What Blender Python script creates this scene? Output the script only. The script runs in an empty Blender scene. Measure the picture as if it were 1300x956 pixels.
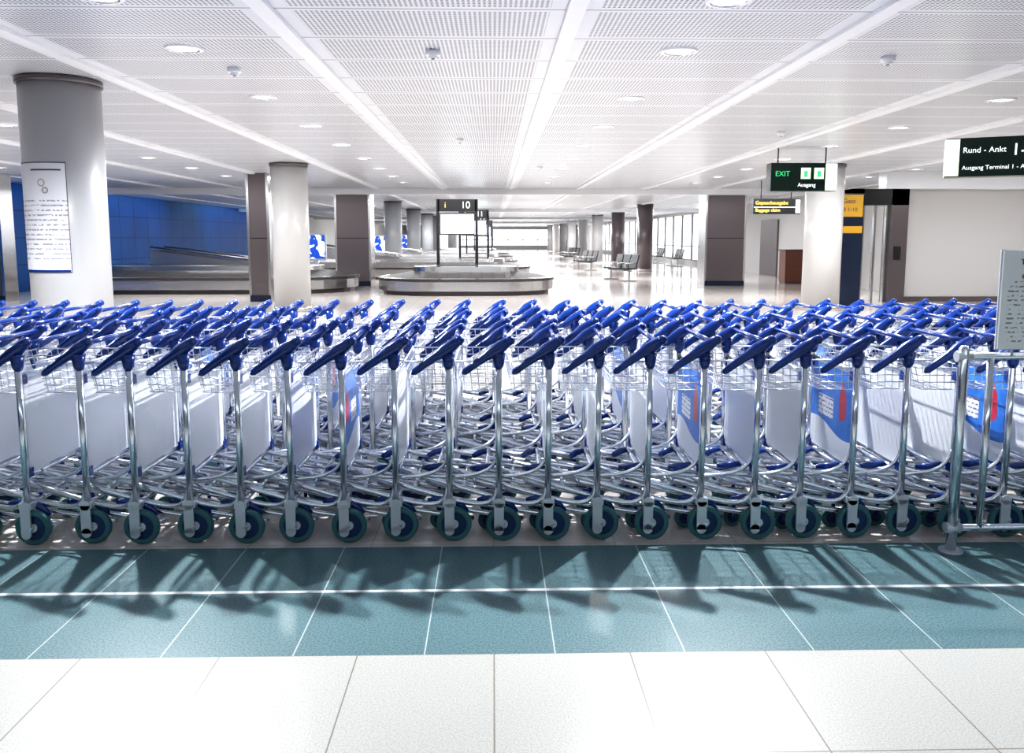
import bpy, bmesh, math, random
from mathutils import Vector, Matrix
random.seed(4)
S=bpy.context.scene
COL=S.collection

# ---------------------------------------------------------------- materials
def mat(name,color=(.8,.8,.8),rough=.5,metal=0,emis=None,estr=0,coat=0,spec=.5):
    m=bpy.data.materials.new(name); m.use_nodes=True
    b=m.node_tree.nodes['Principled BSDF']
    b.inputs['Base Color'].default_value=(*color,1)
    b.inputs['Roughness'].default_value=rough
    b.inputs['Metallic'].default_value=metal
    b.inputs['Specular IOR Level'].default_value=spec
    b.inputs['Coat Weight'].default_value=coat
    if emis:
        b.inputs['Emission Color'].default_value=(*emis,1)
        b.inputs['Emission Strength'].default_value=estr
    return m
class NT:
    def __init__(s,m):
        s.t=m.node_tree; s.b=s.t.nodes['Principled BSDF']
        tc=s.t.nodes.new('ShaderNodeTexCoord'); sp=s.t.nodes.new('ShaderNodeSeparateXYZ')
        s.t.links.new(tc.outputs['Object'],sp.inputs[0]); s.co=tc.outputs['Object']
        s.x,s.y,s.z=sp.outputs
    def m(s,op,a,b=0.0,c=0.0):
        n=s.t.nodes.new('ShaderNodeMath'); n.operation=op
        for i,v in enumerate((a,b,c)):
            if isinstance(v,(int,float)): n.inputs[i].default_value=v
            else: s.t.links.new(v,n.inputs[i])
        return n.outputs[0]
    def mix(s,f,a,b):
        n=s.t.nodes.new('ShaderNodeMix'); n.data_type='RGBA'
        for i,v in ((0,f),(6,a),(7,b)):
            if isinstance(v,tuple): n.inputs[i].default_value=(*v,1)
            elif isinstance(v,(int,float)): n.inputs[i].default_value=v
            else: s.t.links.new(v,n.inputs[i])
        return n.outputs[2]
    def noise(s,scale,detail=2):
        n=s.t.nodes.new('ShaderNodeTexNoise'); n.inputs['Scale'].default_value=scale; n.inputs['Detail'].default_value=detail
        s.t.links.new(s.co,n.inputs['Vector']); return n.outputs[0]
    def seam(s,v,off,pitch,w):   # 1 close to a multiple of the pitch
        f=s.m('FRACT',s.m('DIVIDE',s.m('SUBTRACT',v,off-w/2),pitch))
        return s.m('LESS_THAN',f,w/pitch)
    def band(s,v,a,b):
        return s.m('MULTIPLY',s.m('GREATER_THAN',v,a),s.m('LESS_THAN',v,b))
    def col(s,c): s.t.links.new(c,s.b.inputs['Base Color'])
    def link(s,o,name): s.t.links.new(o,s.b.inputs[name])

def tile(name,c,grout,px,ox,py,oy,w,rough,speck=.25,coat=0,scale=160,spec=.5):
    m=mat(name,c,rough,coat=coat,spec=spec); n=NT(m)
    ns=n.noise(scale,1)
    dark=tuple(v*.35 for v in c)
    sp=n.m('MULTIPLY',n.m('SUBTRACT',ns,.38),5)
    cl=n.t.nodes.new('ShaderNodeClamp'); n.t.links.new(sp,cl.inputs[0])
    base=n.mix(n.m('MULTIPLY_ADD',cl.outputs[0],speck*2,1-speck*2),dark,c)
    s=n.m('MAXIMUM',n.seam(n.x,ox,px,w),n.seam(n.y,oy,py,w))
    n.col(n.mix(s,base,grout)); return m

M={}
M['floor_light']=tile('floor_light_tile',(.50,.495,.465),(.20,.17,.14),.495,0,.60,2.857,.005,.35,.16)
M['floor_band']=tile('floor_teal_tile',(.115,.215,.24),(.45,.50,.51),.475,.222,60,30,.005,.36,.34,scale=130,spec=.4)
M['floor_line']=mat('floor_line_white',(.75,.76,.76),.3)
M['floor_hall']=tile('floor_hall_tile',(.64,.59,.55),(.40,.37,.34),.6,0,.6,3.95,.005,.12,.10)
m=mat('ceiling_metal_panel',(.8,.8,.82),.32); n=NT(m)
sx=n.seam(n.y,5.73,.8,.022)
d1=n.m('SUBTRACT',n.m('FRACT',n.m('DIVIDE',n.x,.034)),.5); d2=n.m('SUBTRACT',n.m('FRACT',n.m('DIVIDE',n.y,.034)),.5)
rr=n.m('ADD',n.m('MULTIPLY',d1,d1),n.m('MULTIPLY',d2,d2)); dot=n.m('LESS_THAN',rr,.10)
pin=n.m('FRACT',n.m('DIVIDE',n.m('SUBTRACT',n.x,.55),2.05)); pin=n.band(pin,.08,.92)
pv=n.m('FRACT',n.m('DIVIDE',n.m('SUBTRACT',n.y,5.73),.8)); pv=n.band(pv,.07,.93)
mask=n.m('MULTIPLY',n.m('MULTIPLY',dot,pin),pv)
c=n.mix(mask,(.77,.79,.84),(.07,.07,.10)); c=n.mix(sx,c,(.28,.28,.32)); n.col(c)
M['ceil']=m
M['strip']=mat('ceiling_strip_white',(.92,.93,.96),.35)
M['white_wall']=mat('wall_plaster_offwhite',(.60,.59,.58),.6)
m=mat('wall_blue_panel',(.01,.07,.25),.5,spec=.25); n=NT(m)
s1=n.seam(n.y,0,1.2,.03); s2=n.seam(n.z,0,.75,.02)
nz=n.noise(.5,4); c=n.mix(nz,(.001,.04,.14),(.003,.12,.42)); c=n.mix(n.m('MAXIMUM',s1,s2),c,(.002,.012,.05)); n.col(c)
M['blue_wall']=m
M['pillar']=mat('pillar_grey_paint',(.43,.435,.455),.35,coat=.2)
M['pillar_light']=mat('pillar_light_paint',(.50,.49,.48),.3,coat=.2)
M['clad']=mat('pillar_cladding_bronze',(.17,.145,.15),.3,.6)
M['clad_dark']=mat('cladding_dark_blue',(.02,.03,.06),.25,.3)
M['chrome']=mat('trolley_satin_chrome',(.80,.84,.90),.18,1)
M['wire']=mat('trolley_wire',(.72,.74,.80),.28,.9)
M['blue']=mat('trolley_blue_plastic',(.004,.032,.20),.2,coat=.4)
M['tyre']=mat('trolley_teal_tyre',(.055,.17,.19),.5)
M['hub']=mat('trolley_hub_blue',(.012,.045,.13),.4)
M['fork']=mat('trolley_fork_grey',(.68,.71,.76),.3,.4)
m=mat('trolley_panel_white',(.72,.74,.79),.3); m.node_tree.nodes['Principled BSDF'].inputs['Transmission Weight'].default_value=.0; M['panel']=m
m=mat('trolley_ad_panel',(.1,.2,.6),.3); n=NT(m)
nz=n.noise(9,3); c=n.mix(nz,(.01,.06,.40),(.06,.30,.80))
dx=n.m('ADD',n.y,.16); dz=n.m('SUBTRACT',n.z,.66)
r1=n.m('ADD',n.m('MULTIPLY',dx,n.m('MULTIPLY',dx,3)),n.m('MULTIPLY',dz,dz))
c=n.mix(n.m('LESS_THAN',n.m('ADD',r1,n.m('MULTIPLY',nz,.035)),.026),c,(.50,.03,.06))
cd=n.m('MULTIPLY',n.band(n.y,-.04,.16),n.band(n.z,.55,.66)); c=n.mix(cd,c,(.8,.8,.85))
tl=n.m('MULTIPLY',n.m('MULTIPLY',cd,n.seam(n.z,0,.025,.008)),n.m('GREATER_THAN',n.noise(60,1),.5)); c=n.mix(tl,c,(.1,.1,.2))
lim=n.m('ADD',n.m('MULTIPLY',n.m('SINE',n.m('MULTIPLY',n.y,9)),.03),.50)
c=n.mix(n.m('LESS_THAN',n.z,lim),c,(.74,.76,.82)); n.col(c); M['ad']=m
M['steel']=mat('stainless_steel',(.58,.57,.57),.22,1)
M['steel_dk']=mat('carousel_dark_steel',(.09,.075,.075),.3,.7)
m=mat('carousel_belt_rubber',(.035,.033,.035),.45); n=NT(m)
s1=n.seam(n.x,0,.3,.03); n.col(n.mix(s1,(.05,.045,.045),(.01,.01,.01))); M['belt']=m
M['black']=mat('black_plastic',(.012,.012,.014),.3)
M['greenblk']=mat('sign_face_dark_green',(.006,.022,.016),.25)
M['green']=mat('sign_green_lit',(.02,.35,.12),.4,emis=(.05,.8,.3),estr=.8)
M['lit']=mat('sign_lit_white',(.9,.95,.85),.4,emis=(.75,1,.6),estr=.8)
M['scr']=mat('display_screen_white',(.8,.85,.9),.3,emis=(.85,.93,1),estr=1.6)
M['yellow']=mat('sign_yellow',(.6,.33,.02),.4)
M['ytext']=mat('sign_text_yellow',(.8,.5,.05),.4,emis=(1,.7,.15),estr=1)
M['wtext']=mat('sign_text_white',(.9,.9,.9),.4,emis=(.9,1,.95),estr=1)
M['lamp']=mat('downlight_lens',(1,1,1),.3,emis=(.97,.99,1),estr=5)
M['dtext']=mat('printed_text_dark',(.06,.06,.08),.5)
M['wood']=mat('counter_wood',(.16,.05,.025),.35)
M['gold']=mat('poster_gold',(.35,.24,.06),.4)
M['frame']=mat('window_frame_grey',(.2,.21,.23),.4,.3)
m=mat('poster_paper',(.8,.8,.84),.5); n=NT(m)
tx=n.m('MULTIPLY',n.seam(n.z,0,.045,.016),n.m('GREATER_THAN',n.noise(38,1),.47)); tx=n.m('MULTIPLY',tx,n.band(n.z,1.27,1.85)); n.col(n.mix(n.m('MULTIPLY',tx,.8),(.70,.71,.76),(.2,.2,.26))); M['poster']=m
m=mat('display_screen_picture',(.1,.3,.8),.3); n=NT(m)
nz=n.noise(3.5,1); c=n.mix(n.m('GREATER_THAN',nz,.5),(.75,.87,1.),(.01,.06,.4)); n.col(c); n.link(c,'Emission Color'); n.b.inputs['Emission Strength'].default_value=1.2; M['pic']=m
m=mat('notice_board_paper',(.86,.86,.86),.45); n=NT(m)
tx=n.m('MULTIPLY',n.seam(n.z,0,.021,.008),n.m('GREATER_THAN',n.noise(70,1),.5)); tx=n.m('MULTIPLY',tx,n.m('MULTIPLY',n.band(n.z,-.2,.10),n.band(n.x,-.17,.17)))
n.col(n.mix(n.m('MULTIPLY',tx,.8),(.90,.92,.93),(.2,.2,.24))); M['notice']=m

# ---------------------------------------------------------------- mesh builder
class MB:
    def __init__(s,mats): s.bm=bmesh.new(); s.mats=mats
    def mi(s,k): return s.mats.index(k)
    def face(s,vs,k,smooth=False):
        try: f=s.bm.faces.new(vs)
        except ValueError: return None
        f.material_index=s.mi(k); f.smooth=smooth; return f
    def box(s,x0,x1,y0,y1,z0,z1,k,mtx=None):
        P=[(x0,y0,z0),(x1,y0,z0),(x1,y1,z0),(x0,y1,z0),(x0,y0,z1),(x1,y0,z1),(x1,y1,z1),(x0,y1,z1)]
        v=[s.bm.verts.new((mtx@Vector(p)) if mtx else p) for p in P]
        for q in ((0,3,2,1),(4,5,6,7),(0,1,5,4),(1,2,6,5),(2,3,7,6),(3,0,4,7)): s.face([v[i] for i in q],k)
    def tube(s,pts,r,k,n=8,cap=True):
        pts=[Vector(p) for p in pts]; N=len(pts)
        R=r if isinstance(r,(list,tuple)) else [r]*N
        rings=[]; ref=None
        for i,p in enumerate(pts):
            t=(pts[min(i+1,N-1)]-pts[max(i-1,0)]).normalized()
            if ref is None:
                ref=Vector((0,0,1)) if abs(t.z)<.9 else Vector((0,1,0))
            a=(ref-t*ref.dot(t)).normalized(); ref=a; b=t.cross(a)
            rings.append([s.bm.verts.new(p+(a*math.cos(2*math.pi*j/n)+b*math.sin(2*math.pi*j/n))*R[i]) for j in range(n)])
        for i in range(N-1):
            for j in range(n):
                s.face([rings[i][j],rings[i][(j+1)%n],rings[i+1][(j+1)%n],rings[i+1][j]],k,n>4)
        if cap: s.face(rings[0][::-1],k); s.face(rings[-1],k)
    def cyl(s,c,axis,r,h,k,n=24,r2=None):
        a={'x':Vector((1,0,0)),'y':Vector((0,1,0)),'z':Vector((0,0,1))}[axis]; c=Vector(c)
        s.tube([c-a*h/2,c+a*h/2],[r,r if r2 is None else r2],k,n)
    def loft(s,rings,mats_,cap=None,smooth=False):
        V=[[s.bm.verts.new(p) for p in R] for R in rings]
        n=len(V[0])
        for i in range(len(V)-1):
            for j in range(n): s.face([V[i][j],V[i][(j+1)%n],V[i+1][(j+1)%n],V[i+1][j]],mats_[i],smooth)
        if cap: s.face(V[-1],cap)
    def mesh(s,name):
        bmesh.ops.recalc_face_normals(s.bm,faces=s.bm.faces)
        me=bpy.data.meshes.new(name); s.bm.to_mesh(me); s.bm.free()
        for k in s.mats: me.materials.append(M[k])
        return me
    def obj(s,name,loc=(0,0,0),rz=0,parent=None):
        return put(s.mesh(name),name,loc,rz,parent)
def put(me,name,loc=(0,0,0),rz=0,parent=None):
    o=bpy.data.objects.new(name,me); COL.objects.link(o); o.location=loc; o.rotation_euler=(0,0,rz)
    if parent: o.parent=parent
    return o
def boxobj(name,x0,x1,y0,y1,z0,z1,k):
    b=MB([k]); b.box(x0,x1,y0,y1,z0,z1,k); return b.obj(name)
def text(body,name,parent,loc,size,k,rx=90,rz=0,align='LEFT'):
    c=bpy.data.curves.new(name,'FONT'); c.body=body; c.size=size; c.align_x=align; c.align_y='CENTER'; c.extrude=.002
    c.materials.append(M[k]); o=bpy.data.objects.new(name,c); COL.objects.link(o)
    o.location=loc; o.rotation_euler=(math.radians(rx),0,math.radians(rz)); o.parent=parent; return o

# ---------------------------------------------------------------- room shell
HC=3.0; XL,XR=-13.2,14.5; YB,YF=-5,112
b=MB(['floor_light','floor_band','floor_line','floor_hall'])
ys=[YB,2.857,3.398,3.422,3.92,YF]
for (a,c_),k in zip(zip(ys,ys[1:]),['floor_light','floor_band','floor_line','floor_band','floor_hall']):
    vs=[b.bm.verts.new(p) for p in ((XL,a,0),(XR,a,0),(XR,c_,0),(XL,c_,0))]; b.face(vs,k)
b.obj('floor')
boxobj('ceiling',XL,XR,YB,YF,HC,HC+.1,'ceil')
b=MB(['strip'])
for i in range(-7,8):
    x=.55+2.05*i
    if XL<x<XR: b.box(x-.06,x+.06,YB,YF,HC-.03,HC-.001,'strip')
b.obj('trim_1')
boxobj('trim_2',XL,11,25.8,26.2,2.82,HC-.001,'strip')
for i,y in enumerate((44,62,80)): boxobj('trim_%d'%(i+3),XL,11,y,y+.4,2.85,HC-.001,'strip')
boxobj('wall_left',XL-.2,XL,YB,60,0,HC,'blue_wall')
boxobj('wall_left_far',XL-.2,XL,60,YF,0,HC,'white_wall')
boxobj('wall_right',XR,XR+.2,YB,19.5,0,HC,'white_wall')
boxobj('wall_front_right',9.62,XR,19.5,19.7,0,HC,'white_wall')
boxobj('trim_6',9.0,XR,19.1,19.49,2.62,HC-.001,'strip')
boxobj('baseboard_front_right',9.62,XR,19.46,19.499,0,.12,'clad')
# glazed end wall
b=MB(['white_wall','frame']); b.box(XL,XR,YF,YF+.2,0,.5,'white_wall'); b.box(XL,XR,YF,YF+.2,2.6,HC,'white_wall')
b.box(XL,-8,YF,YF+.2,.5,2.6,'white_wall'); b.box(8,XR,YF,YF+.2,.5,2.6,'white_wall'); b.obj('wall_back')
b=MB(['frame'])
for i in range(9): b.box(-8+2*i-.05,-8+2*i+.05,YF+.05,YF+.15,.5,2.6,'frame')
b.box(-8,8,YF+.05,YF+.15,1.2,1.3,'frame'); b.obj('window_4')
boxobj('wall_near',XL,XR,YB-.2,YB,0,HC,'white_wall')
boxobj('wall_right_far',11,11.2,19.7,41.5,0,HC,'white_wall')
boxobj('wall_right_end',11,11.2,92,YF,0,HC,'white_wall')
b=MB(['white_wall','frame']); b.box(11,11.2,41.5,92,0,.25,'white_wall'); b.box(11,11.2,41.5,92,2.8,HC,'white_wall')
for y in (58.5,60,61,76): b.box(11,11.2,y,y+1.2,.25,2.8,'white_wall')
b.obj('wall_right_windows')
for i,(a,c_) in enumerate(((41.5,58.5),(62.2,76),(77.2,92))):
    b=MB(['frame']); nn=int((c_-a)/2.4)
    for j in range(nn+1):
        y=a+(c_-a)*j/nn; b.box(11.02,11.12,y-.05,y+.05,.25,2.8,'frame')
    b.box(11.02,11.12,a,c_,1.0,1.06,'frame'); b.box(11.02,11.12,a,c_,.25,.31,'frame'); b.obj('window_%d'%(i+1))
boxobj('door_1',10.93,10.999,32,34,0,2.2,'clad')

# ---------------------------------------------------------------- pillars
def round_pillar(x,y,r=.36,k='pillar'):
    b=MB([k,'steel','clad'])
    b.cyl((0,0,1.5),'z',r,3.0,k,48); b.cyl((0,0,2.965),'z',r+.02,.05,'clad',48); b.cyl((0,0,.05),'z',r+.012,.1,'steel',48)
    return b.obj('round_pillar',(x,y,0))
pA=round_pillar(-4.15,8.3)
round_pillar(-4.15,17.3,.37,'pillar_light')
round_pillar(6.87,17.3,.38,'pillar_light')
for y in (35,44,53.2,62-3,71,80,89,98): round_pillar(-4.15,y,.36,'pillar')
for y in (37.8,46,55,64,73,82,91,100): round_pillar(6.87,y,.36,'clad' if y<50 else 'pillar_light')
def clad_pillar(x,y,w,d,name='clad_pillar'):
    b=MB(['clad','steel','clad_dark'])
    b.box(-w/2,w/2,-d/2,d/2,0,3,'clad')
    for sx_ in (-1,1): b.box(sx_*w/2-.03,sx_*w/2+.03,-d/2-.02,d/2+.02,0,2.99,'steel')
    b.box(-w/2-.01,w/2+.01,-d/2-.03,-d/2,0,.15,'clad_dark'); b.box(-w/2,w/2,-d/2-.006,-d/2,1.48,1.50,'clad_dark')
    return b.obj(name,(x,y,0))
clad_pillar(-4.36,26.6,1.04,.9); clad_pillar(7.3,26.6,1.22,.9)
clad_pillar(-5.5,20,.46,.4); clad_pillar(-11.7,20,.5,.5)
# poster on the near pillar
b=MB(['poster','gold','dtext','blue']); R=.366; a0,a1=math.radians(-148),math.radians(-62)
def arc(r,z,a,c_,n_): return [(r*math.cos(a+(c_-a)*i/n_),r*math.sin(a+(c_-a)*i/n_),z) for i in range(n_+1)]
def patch(r,z0,z1,a,c_,k,n_=20):
    A=[b.bm.verts.new(p) for p in arc(r,z0,a,c_,n_)]; B=[b.bm.verts.new(p) for p in arc(r,z1,a,c_,n_)]
    for i in range(n_): b.face([A[i],A[i+1],B[i+1],B[i]],k,True)
patch(R,1.17,2.2,a0,a1,'dtext'); patch(R+.001,1.18,2.19,a0+.02,a1-.02,'poster'); patch(R+.002,1.18,1.20,a0+.03,a1-.03,'blue')
patch(R+.002,2.12,2.135,a0+.6,a1-.12,'dtext')
def disc_on(ac,zc,rad,k):
    P=[];Q=[]
    for i in range(28):
        t=2*math.pi*i/28
        for L,rd in ((P,rad),(Q,rad*.78)):
            aa=ac+rd*math.cos(t)/R; L.append(b.bm.verts.new(((R+.003)*math.cos(aa),(R+.003)*math.sin(aa),zc+rd*math.sin(t))))
    for i in range(28): b.face([P[i],P[(i+1)%28],Q[(i+1)%28],Q[i]],k)
disc_on(math.radians(-97),2.01,.035,'gold'); disc_on(math.radians(-92),1.94,.03,'dtext'); disc_on(math.radians(-92),1.94,.016,'gold')
b.obj('poster',parent=pA)
# ---------------------------------------------------------------- trolley
def trolley_mesh(panel):
    b=MB(['chrome','wire','blue','tyre','hub','fork',panel])
    def bez(P,n=7):
        out=[]
        P=[Vector(p) for p in P]
        for i in range(n+1):
            t=i/n; Q=P[:]
            while len(Q)>1: Q=[Q[j].lerp(Q[j+1],t) for j in range(len(Q)-1)]
            out.append(Q[0])
        return out
    for s in (-1,1):
        y=.29*s
        b.tube([(0,y,.16),(0,y,.94)],.0165,'chrome',12)
        # moulded plastic handle horn
        b.tube([(-.178,y,.842),(-.165,y,.852),(-.115,y,.890),(-.06,y,.928),(-.015,y,.957),(.02,y,.982),(.05,y,1.005),(.064,y,1.014)],
               [.006,.017,.020,.023,.034,.030,.024,.008],'blue',10)
        b.tube([(0,y,.87),(0,y,.885),(0,y,.945)],[.020,.026,.034],'blue',12)
        b.tube([(.045,y-.012*s,1.0),(.06,y+.018*s,1.01),(.066,y+.028*s,1.012)],[.022,.023,.008],'blue',10)
        # rear fork + wheel
        yo=y+.028*s
        b.box(-.024,.024,min(yo-.006,yo+.006),max(yo-.006,yo+.006),.06,.20,'fork')
        b.cyl((0,yo,.062),'y',.024,.012,'fork',16); b.cyl((0,yo,.20),'y',.024,.012,'fork',16)
        b.box(-.03,.03,min(y-.03*s,yo),max(y-.03*s,yo),.185,.215,'fork')
        wx=.022
        rr_=[(.062,-.014),(.078,-.018),(.086,-.012),(.088,0),(.086,.012),(.078,.018),(.062,.014)]
        rings=[[(wx+r_*math.cos(2*math.pi*j/28),y+d,.0885+r_*math.sin(2*math.pi*j/28)) for j in range(28)] for r_,d in rr_]
        b.loft(rings,['tyre']*6,smooth=True)
        b.cyl((wx,y,.0885),'y',.063,.018,'hub',24); b.cyl((wx,y,.0885),'y',.022,.034,'fork',14)
        b.tube([(wx,y+.035*s,.0885),(wx,y-.03*s,.0885)],.007,'chrome',8)
        # blue mud guard over the wheel
        b.tube(bez([(.09,y-.03*s,.14),(.05,y-.03*s,.2),(-.05,y-.03*s,.22),(-.11,y-.03*s,.20)]),[.008,.014,.016,.018,.018,.016,.012,.008],'blue',8)
        # lower frame tubes
        b.tube(bez([(0,y,.36),(0,y,.15),(-.05,y-.01*s,.145),(-.18,y-.02*s,.19),(-.45,y-.05*s,.26),(-.80,y-.13*s,.345)],14),.0135,'chrome',8)
        b.tube(bez([(.12,y-.035*s,.10),(.04,y-.035*s,.12),(-.1,y-.04*s,.13),(-.5,y-.09*s,.18),(-.86,y-.15*s,.25)],8),.0135,'chrome',8)
        b.tube([(.01,.13*s,.20),(-.40,.10*s,.235),(-.84,.07*s,.30)],.010,'chrome',6)
        b.tube(bez([(0,y-.02*s,.45),(-.02,y-.02*s,.34),(-.10,y-.03*s,.30),(-.42,y-.06*s,.32)],8),.009,'chrome',6)
        for z in (.36,.82): b.box(-.016,.016,min(y-.045*s,y),max(y-.045*s,y),z-.022,z+.022,'blue')
        # front castor
        b.cyl((-.80,.13*s,.05),'y',.05,.028,'tyre',18); b.cyl((-.80,.13*s,.05),'y',.028,.032,'hub',14)
        b.tube([(-.80,.155*s,.05),(-.80,.155*s,.14),(-.80,.13*s,.15),(-.80,.13*s,.24)],.010,'blue',8)
        b.tube([(-.78,.17*s,.345),(-.85,.155*s,.33),(-.88,.12*s,.32)],[.014,.019,.014],'blue',10)
        # basket side wires
        for z,xe in ((.90,-.215),(.862,-.205),(.825,-.195),(.79,-.185),(.755,-.175)): b.tube([(0,.275*s,z),(xe,.262*s,z)],.0028 if z<.9 else .0045,'wire',5)
        for i in range(5):
            x=-.03-.038*i; b.tube([(x,.27*s,.90),(x*.9,.265*s,.755)],.0024,'wire',4)
    b.tube([(-.80,-.16,.345),(-.80,.16,.345)],.0125,'chrome',8)
    b.tube([(-.86,-.14,.25),(-.88,0,.25),(-.86,.14,.25)],.0125,'chrome',8)
    b.tube([(0,-.29,.34),(0,.29,.34)],.012,'chrome',8); b.tube([(0,-.29,.20),(0,.29,.20)],.012,'chrome',8)
    b.tube([(0,-.29,.845),(0,.29,.845)],.008,'chrome',8)
    b.tube([(-.42,-.23,.27),(-.42,.23,.27)],.010,'chrome',8)
    b.tube([(.035,-.29,.995),(.035,.29,.995)],.0125,'blue',10)
    for z,x in ((.90,-.215),(.862,-.205),(.825,-.195),(.79,-.185),(.755,-.175)): b.tube([(x,-.262,z),(x,.262,z)],.0028 if z<.9 else .0045,'wire',5)
    for i in range(12):
        y=-.25+i*.5/11; b.tube([(-.215,y,.90),(-.175,y,.755),(-.01,y,.75)],.0022,'wire',4)
    for x in (-.05,-.11): b.tube([(x,-.265,.752),(x,.265,.752)],.0024,'wire',4)
    b.box(-.006,.006,-.262,.262,.36,.835,panel)
    b.box(-.009,.009,-.268,.268,.352,.364,'chrome'); b.box(-.009,.009,-.268,.268,.828,.84,'chrome')
    return b.mesh('luggage_trolley_'+panel)
TM={k:trolley_mesh(k) for k in ('panel','ad')}
pitch=.254
for ti,yc in enumerate((4.29,5.2,6.1)):
    half=.62*yc+.75; off=[.02,.035,.01][ti]
    i0=int(-half/pitch); i1=int(half/pitch)+3
    for i in range(i0,i1+1):
        x=-.001+i*pitch+off+random.uniform(-.012,.012)
        ad=False
        if ti==0: ad = i in (-3,4,7,10)
        if ti==1: ad = i in (-7,-4,3,8)
        put(TM['ad' if ad else 'panel'],'luggage_trolley',(x,yc+random.uniform(-.012,.012),0),math.radians(random.uniform(-1.5,1.5)))

# ---------------------------------------------------------------- rail + notice on the right
b=MB(['chrome','fork']); yr=3.80
for x in (2.20,3.55):
    b.tube([(x,yr,0),(x,yr,.985),(x,yr,1.0)],[.024,.024,.014],'chrome',16); b.cyl((x,yr,.006),'z',.055,.012,'fork',24)
for z in (.95,.12):
    b.tube([(2.20,yr,z),(3.55,yr,z)],.017,'chrome',12)
for z in (.95,.12): b.cyl((2.20,yr,z),'x',.026,.07,'fork',16)
b.tube([(2.33,yr,.12),(2.33,yr,.95)],.017,'chrome',12)
rail=b.obj('steel_guard_rail')
b=MB(['notice','fork','dtext','gold'])
b.box(-.2,.2,-.006,.006,-.225,.225,'notice')
b.box(-.205,.205,.006,.012,-.23,.23,'fork')
for i in range(6): b.cyl((-.10+i*.03,-.008,.11),'y',.011,.003,'dtext' if i%2 else 'gold',14)
for x in (-.12,.12): b.tube([(x,.012,.1),(x,.012,-.26)],.006,'fork',8)
nb=b.obj('notice_board',(2.53,yr-.037,1.215),parent=rail)
text('Trolley','title',nb,(-.12,-.008,.175),.035,'dtext')

# ---------------------------------------------------------------- baggage carousels
def stadium(x0,x1,y0,y1,o,z,n=14):
    r=(y1-y0)/2-o; cy=(y0+y1)/2; R0=(y1-y0)/2; P=[]
    for i in range(n+1):
        a=-math.pi/2+math.pi*i/n; P.append((x1-R0+r*math.cos(a),cy+r*math.sin(a),z))
    for i in range(n+1):
        a=math.pi/2+math.pi*i/n; P.append((x0+R0+r*math.cos(a),cy+r*math.sin(a),z))
    return P
def carousel(x0,x1,y0,y1):
    b=MB(['steel','steel_dk','belt'])
    f=lambda o,z: stadium(x0,x1,y0,y1,o,z)
    rg=[f(.12,0),f(.12,.10),f(0,.12),f(0,.36),f(-.03,.37),f(-.03,.44),f(.05,.46),f(.06,.44),f(.95,.60),f(.96,.72),f(1.05,.74)]
    b.loft(rg,['steel_dk','steel_dk','steel','steel_dk','steel_dk','steel','steel','belt','steel','steel'],cap='steel_dk')
    return b.obj('baggage_carousel')
carousel(-3.15,1.66,21.5,24.7)
c2=carousel(-12.4,-3.9,22.3,26.0)
c3=carousel(-9.5,1.4,30,33.4)
c4=carousel(-9.5,1.2,39,42.5); carousel(-9.5,1.2,49,52.5); carousel(-9.5,1.2,60,63.5)
def feeder(x,y,par):
    b=MB(['steel','steel_dk','belt'])
    b.loft([[(x-3,y-.5,.7),(x,y-.5,.7),(x,y+.5,.7),(x-3,y+.5,.7)],[(x-3,y-.5,1.15),(x,y-.5,.76),(x,y+.5,.76),(x-3,y+.5,1.15)]],['steel'],cap='belt')
    b.tube([(x-3,y-.5,1.25),(x-.1,y-.5,.9),(x,y-.5,.74)],.025,'steel'); b.tube([(x-3,y+.5,1.25),(x-.1,y+.5,.9),(x,y+.5,.74)],.025,'steel')
    b.obj('conveyor',parent=par)
feeder(-6.6,24.15,c2); feeder(-3.5,31.7,c3); feeder(-3.5,40.7,c4)
def portal(x,y,num,z0=.73,k='scr'):
    b=MB(['black','steel_dk',k])
    for s in (-1,1): b.box(.53*s-.04,.53*s+.04,-.05,.05,z0,2.55,'black')
    b.box(-.53,.53,-.05,.05,2.22,2.55,'black'); b.box(-.48,.48,-.07,.05,1.58,2.18,'steel_dk'); b.box(-.45,.45,-.075,-.068,1.62,2.14,k)
    b.box(-.57,.57,-.12,.12,z0,z0+.03,'steel_dk')
    o=b.obj('carousel_display',(x,y,0)); text(num,'number',o,(.1,-.055,2.385),.26,'wtext'); text('i','pictogram',o,(-.35,-.055,2.385),.22,'ytext'); return o
portal(-.98,23.1,'10',.741); portal(-.72,31.7,'11',.741); portal(-.75,40.7,'12',.741); portal(-.6,50.7,'13',.741); portal(-.6,61.7,'14',.741)
def adscreen(x,y,w,h,zc):
    b=MB(['fork','black','pic']); b.box(-w/2-.05,w/2+.05,-.05,.05,zc-h/2-.06,zc+h/2+.06,'fork'); b.box(-w/2,w/2,-.056,-.05,zc-h/2,zc+h/2,'pic')
    b.box(-w/2,w/2,-.1,.1,0,.06,'black'); b.box(-.08,.08,-.04,.04,.05,zc-h/2,'fork'); b.obj('advertising_screen',(x,y,0))
adscreen(-5.95,28.2,.62,.78,1.2); adscreen(-5.15,38,.75,.72,1.2); adscreen(-8.4,36.5,.7,.7,1.25); adscreen(-4.9,47,.75,.75,1.25)

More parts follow.
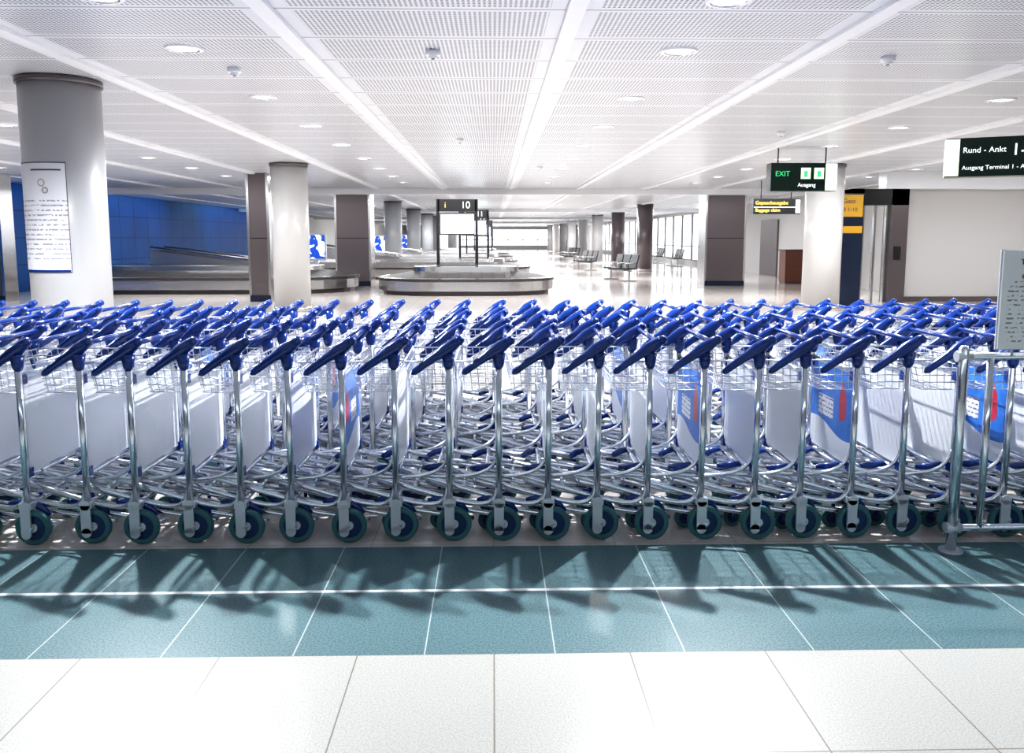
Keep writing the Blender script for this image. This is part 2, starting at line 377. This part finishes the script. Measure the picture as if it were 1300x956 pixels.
# ---------------------------------------------------------------- seats
def bench(x,y,rz):
    b=MB(['black','steel'])
    b.box(-1.0,1.0,-.03,.03,.34,.40,'steel')
    for s in (-.8,.8):
        b.box(s-.025,s+.025,-.03,.03,.05,.36,'steel'); b.box(s-.025,s+.025,-.28,.28,0,.05,'steel')
    for i in range(3):
        x0=-.93+i*.64
        mt=Matrix.Translation((x0+.28,0,.43))
        b.box(-.27,.27,-.26,.2,-.025,.025,'black',mt)
        b.box(-.27,.27,-.02,.02,0,.5,'black',Matrix.Translation((x0+.28,.2,.43))@Matrix.Rotation(math.radians(-14),4,'X'))
        for s in (-.3,.3): b.tube([(x0+.28+s,-.2,.42),(x0+.28+s,-.22,.62),(x0+.28+s,.2,.64)],.015,'steel',6)
    b.obj('airport_seat_row',(x,y,0),math.radians(rz))
bench(4.5,29.5,-75); bench(4.3,39,-75); bench(4.6,50,-75); bench(9.6,44,-90); bench(9.6,49,-90)

# ---------------------------------------------------------------- signs
b=MB(['greenblk','lit','black','green'])
b.box(-.55,.55,-.12,.12,-.23,.23,'greenblk'); b.box(.551,.556,-.115,.115,-.22,.22,'lit'); b.box(.36,.552,-.126,-.12,-.22,.22,'lit')
for x in (.03,.25): b.box(x-.08,x+.08,-.126,-.12,-.03,.15,'lit')
for x in (.03,.25): b.box(x-.03,x+.03,-.129,-.126,.0,.10,'green')
for s in (-.4,.4): b.tube([(s,0,.23),(s,0,.495)],.012,'black',8)
es=b.obj('exit_sign',(5.15,14,2.50))
text('EXIT','label',es,(-.48,-.123,.05),.12,'green'); text('Ausgang','label_2',es,(-.1,-.123,-.13),.09,'wtext')
b=MB(['black','lit','greenblk'])
b.box(-.62,.62,-.08,.08,-.2,.2,'black'); b.box(-.6,.6,-.085,-.08,-.03,-.01,'lit'); b.box(.50,.61,-.086,-.08,-.17,.17,'lit')
for s in (-.4,.4): b.tube([(s,0,.2),(s,0,.675)],.012,'black',8)
s2=b.obj('gate_sign',(7.45,22,2.32)); text('Gepaeckausgabe','label',s2,(-.57,-.087,.09),.13,'ytext'); text('Baggage claim','label_2',s2,(-.57,-.087,-.1),.12,'ytext')
b=MB(['greenblk','lit','black','green'])
b.box(-.0,1.6,-.12,.12,-.2,.2,'greenblk'); b.box(0.0,.13,-.125,-.12,-.19,.19,'lit'); b.box(-.006,-.001,-.115,.115,-.19,.19,'lit')
for s in (.75,1.4): b.tube([(s,0,.2),(s,0,.65)],.012,'black',8)
s3=b.obj('direction_sign',(4.86,9.0,2.34),math.radians(-27))
text('Rund - Ankt','label',s3,(.16,-.123,.07),.08,'wtext'); text('1-10','label_3',s3,(.60,-.123,.06),.17,'wtext'); text('Ausgang Terminal 1 - Ankunft','label_2',s3,(.16,-.123,-.11),.06,'wtext')
b=MB(['clad_dark','yellow','steel'])
b.box(-.26,.26,-.08,.08,0,2.45,'clad_dark'); b.box(-.24,.24,-.085,-.08,1.95,2.42,'yellow'); b.box(-.24,.24,-.085,-.08,1.6,1.75,'yellow'); b.box(-.3,.3,-.12,.12,0,.03,'steel')
s4=b.obj('information_totem',(7.72,18,0)); text('Gate','label',s4,(-.2,-.088,2.28),.14,'dtext'); text('B 1-10','label_2',s4,(-.2,-.088,2.1),.12,'dtext')
b=MB(['clad','clad_dark','steel','black'])
b.box(8.25,8.55,19.2,19.6,0,2.62,'clad_dark'); b.box(9.2,9.6,19.2,19.6,0,2.62,'clad'); b.box(8.25,9.6,19.2,19.6,2.25,2.615,'black')
b.box(8.56,8.62,19.3,19.4,0,2.25,'steel'); b.box(9.13,9.19,19.3,19.4,0,2.25,'steel'); b.box(8.85,8.90,19.3,19.4,0,2.25,'steel'); b.box(9.3,9.45,19.17,19.2,1.0,1.3,'black')
b.obj('door_frame')
b=MB(['wood','steel_dk']); b.box(-.35,.35,-.3,.3,.06,1.08,'wood'); b.box(-.4,.4,-.35,.35,1.08,1.12,'steel_dk'); b.box(-.33,.33,-.28,.28,0,.06,'steel_dk'); b.box(-.33,.33,-.31,-.3,.55,.57,'steel_dk'); b.obj('service_counter',(9.95,27.5,0))

# ---------------------------------------------------------------- ceiling fixtures + lamps
b=MB(['steel','lamp','strip'])
n_=28; f=lambda r,z:[(r*math.cos(2*math.pi*i/n_),r*math.sin(2*math.pi*i/n_),z) for i in range(n_)]
b.loft([f(.15,0),f(.145,-.014),f(.115,-.018),f(.105,-.008)],['strip','strip','steel'],cap='lamp')
DL=b.mesh('recessed_downlight')
def spot(x,y,e,c=(.97,.985,1),soft=.05):
    L=bpy.data.lights.new('downlight_lamp','SPOT'); L.energy=e; L.spot_size=math.radians(155); L.spot_blend=.5; L.shadow_soft_size=soft; L.color=c
    o=bpy.data.objects.new('downlight_lamp',L); COL.objects.link(o); o.location=(x,y,HC-.06)
def area(name,x,y,e,sx_,sy_,c=(1,1,1),rot=(0,0,0)):
    L=bpy.data.lights.new(name,'AREA'); L.shape='RECTANGLE'; L.size=sx_; L.size_y=sy_; L.energy=e; L.color=c
    o=bpy.data.objects.new(name,L); COL.objects.link(o); o.location=(x,y,HC-.045); o.rotation_euler=rot
for y in (5.47,6.9,9.2,11.5,13.8,16.1,18.4,20.7,23):
    for x in (-10.6,-6.5,-2.45,1.5,5.55,9.3):
        put(DL,'recessed_downlight',(x,y,HC-.001))
for x,e in ((-2.45,800),(1.5,800),(-6.5,350),(5.55,350)): spot(x,5.5,e,soft=.035)
for x in (-2.45,1.5): spot(x,9.2,230)
for x in (-6.5,5.55): spot(x,11.5,300)
for y in (15,20.7):
    for x in (-7,0,6.8): area('fill_lamp',x,y,250,5,.3,(.96,.98,1))
area('fill_lamp',0.5,-1.5,130,12,.5,(.75,.88,1))  # added cool fill behind the camera to lift the trolley shadows, no real fixture
area('fill_lamp',12,16,110,3,.3,(.97,.98,1))
for y in (30,38,47,56,68,84,100):
    for x in (-9,-1.5,3,9): put(DL,'recessed_downlight',(x,y,HC-.001))
for y,e in ((30,900),(39,1050),(50,1300),(68,1900),(92,2300)):
    area('fill_lamp',0,y,e,16,.4,(.96,.98,1))
b=MB(['strip','black']); b.cyl((0,0,-.02),'z',.06,.04,'strip',20); b.cyl((0,0,-.05),'z',.035,.03,'strip',16); b.cyl((0,0,-.067),'z',.015,.006,'black',10)
SD=b.mesh('smoke_detector')
for p in ((-.48,6.95),(3.3,7.1),(-2.3,7.7),(4.1,12),(-.5,13),(1.0,18)): put(SD,'smoke_detector',(p[0],p[1],HC))
for y in (20,30,42):
    area('blue_wall_fill',XL+1.0,y,45,.2,8,(.2,.55,1),(0,math.radians(35),0))  # added blue fill that brightens the left wall, no fixture there

# ---------------------------------------------------------------- world, camera
w=bpy.data.worlds.new('World'); S.world=w; w.use_nodes=True
bg=w.node_tree.nodes['Background']; bg.inputs[0].default_value=(.9,.95,1,1); bg.inputs[1].default_value=3
cd=bpy.data.cameras.new('camera'); cam=bpy.data.objects.new('camera',cd); COL.objects.link(cam)
cam.location=(0,0,1.5); cam.rotation_euler=(math.radians(90-7.08),0,math.radians(-1.3))
cd.sensor_width=36; cd.lens=36*1055/1300; cd.shift_y=-45/1300; cd.clip_end=500
S.camera=cam
S.view_settings.view_transform='Standard'; S.view_settings.exposure=0
try: S.view_settings.look='Medium High Contrast'
except Exception as e: print(e)
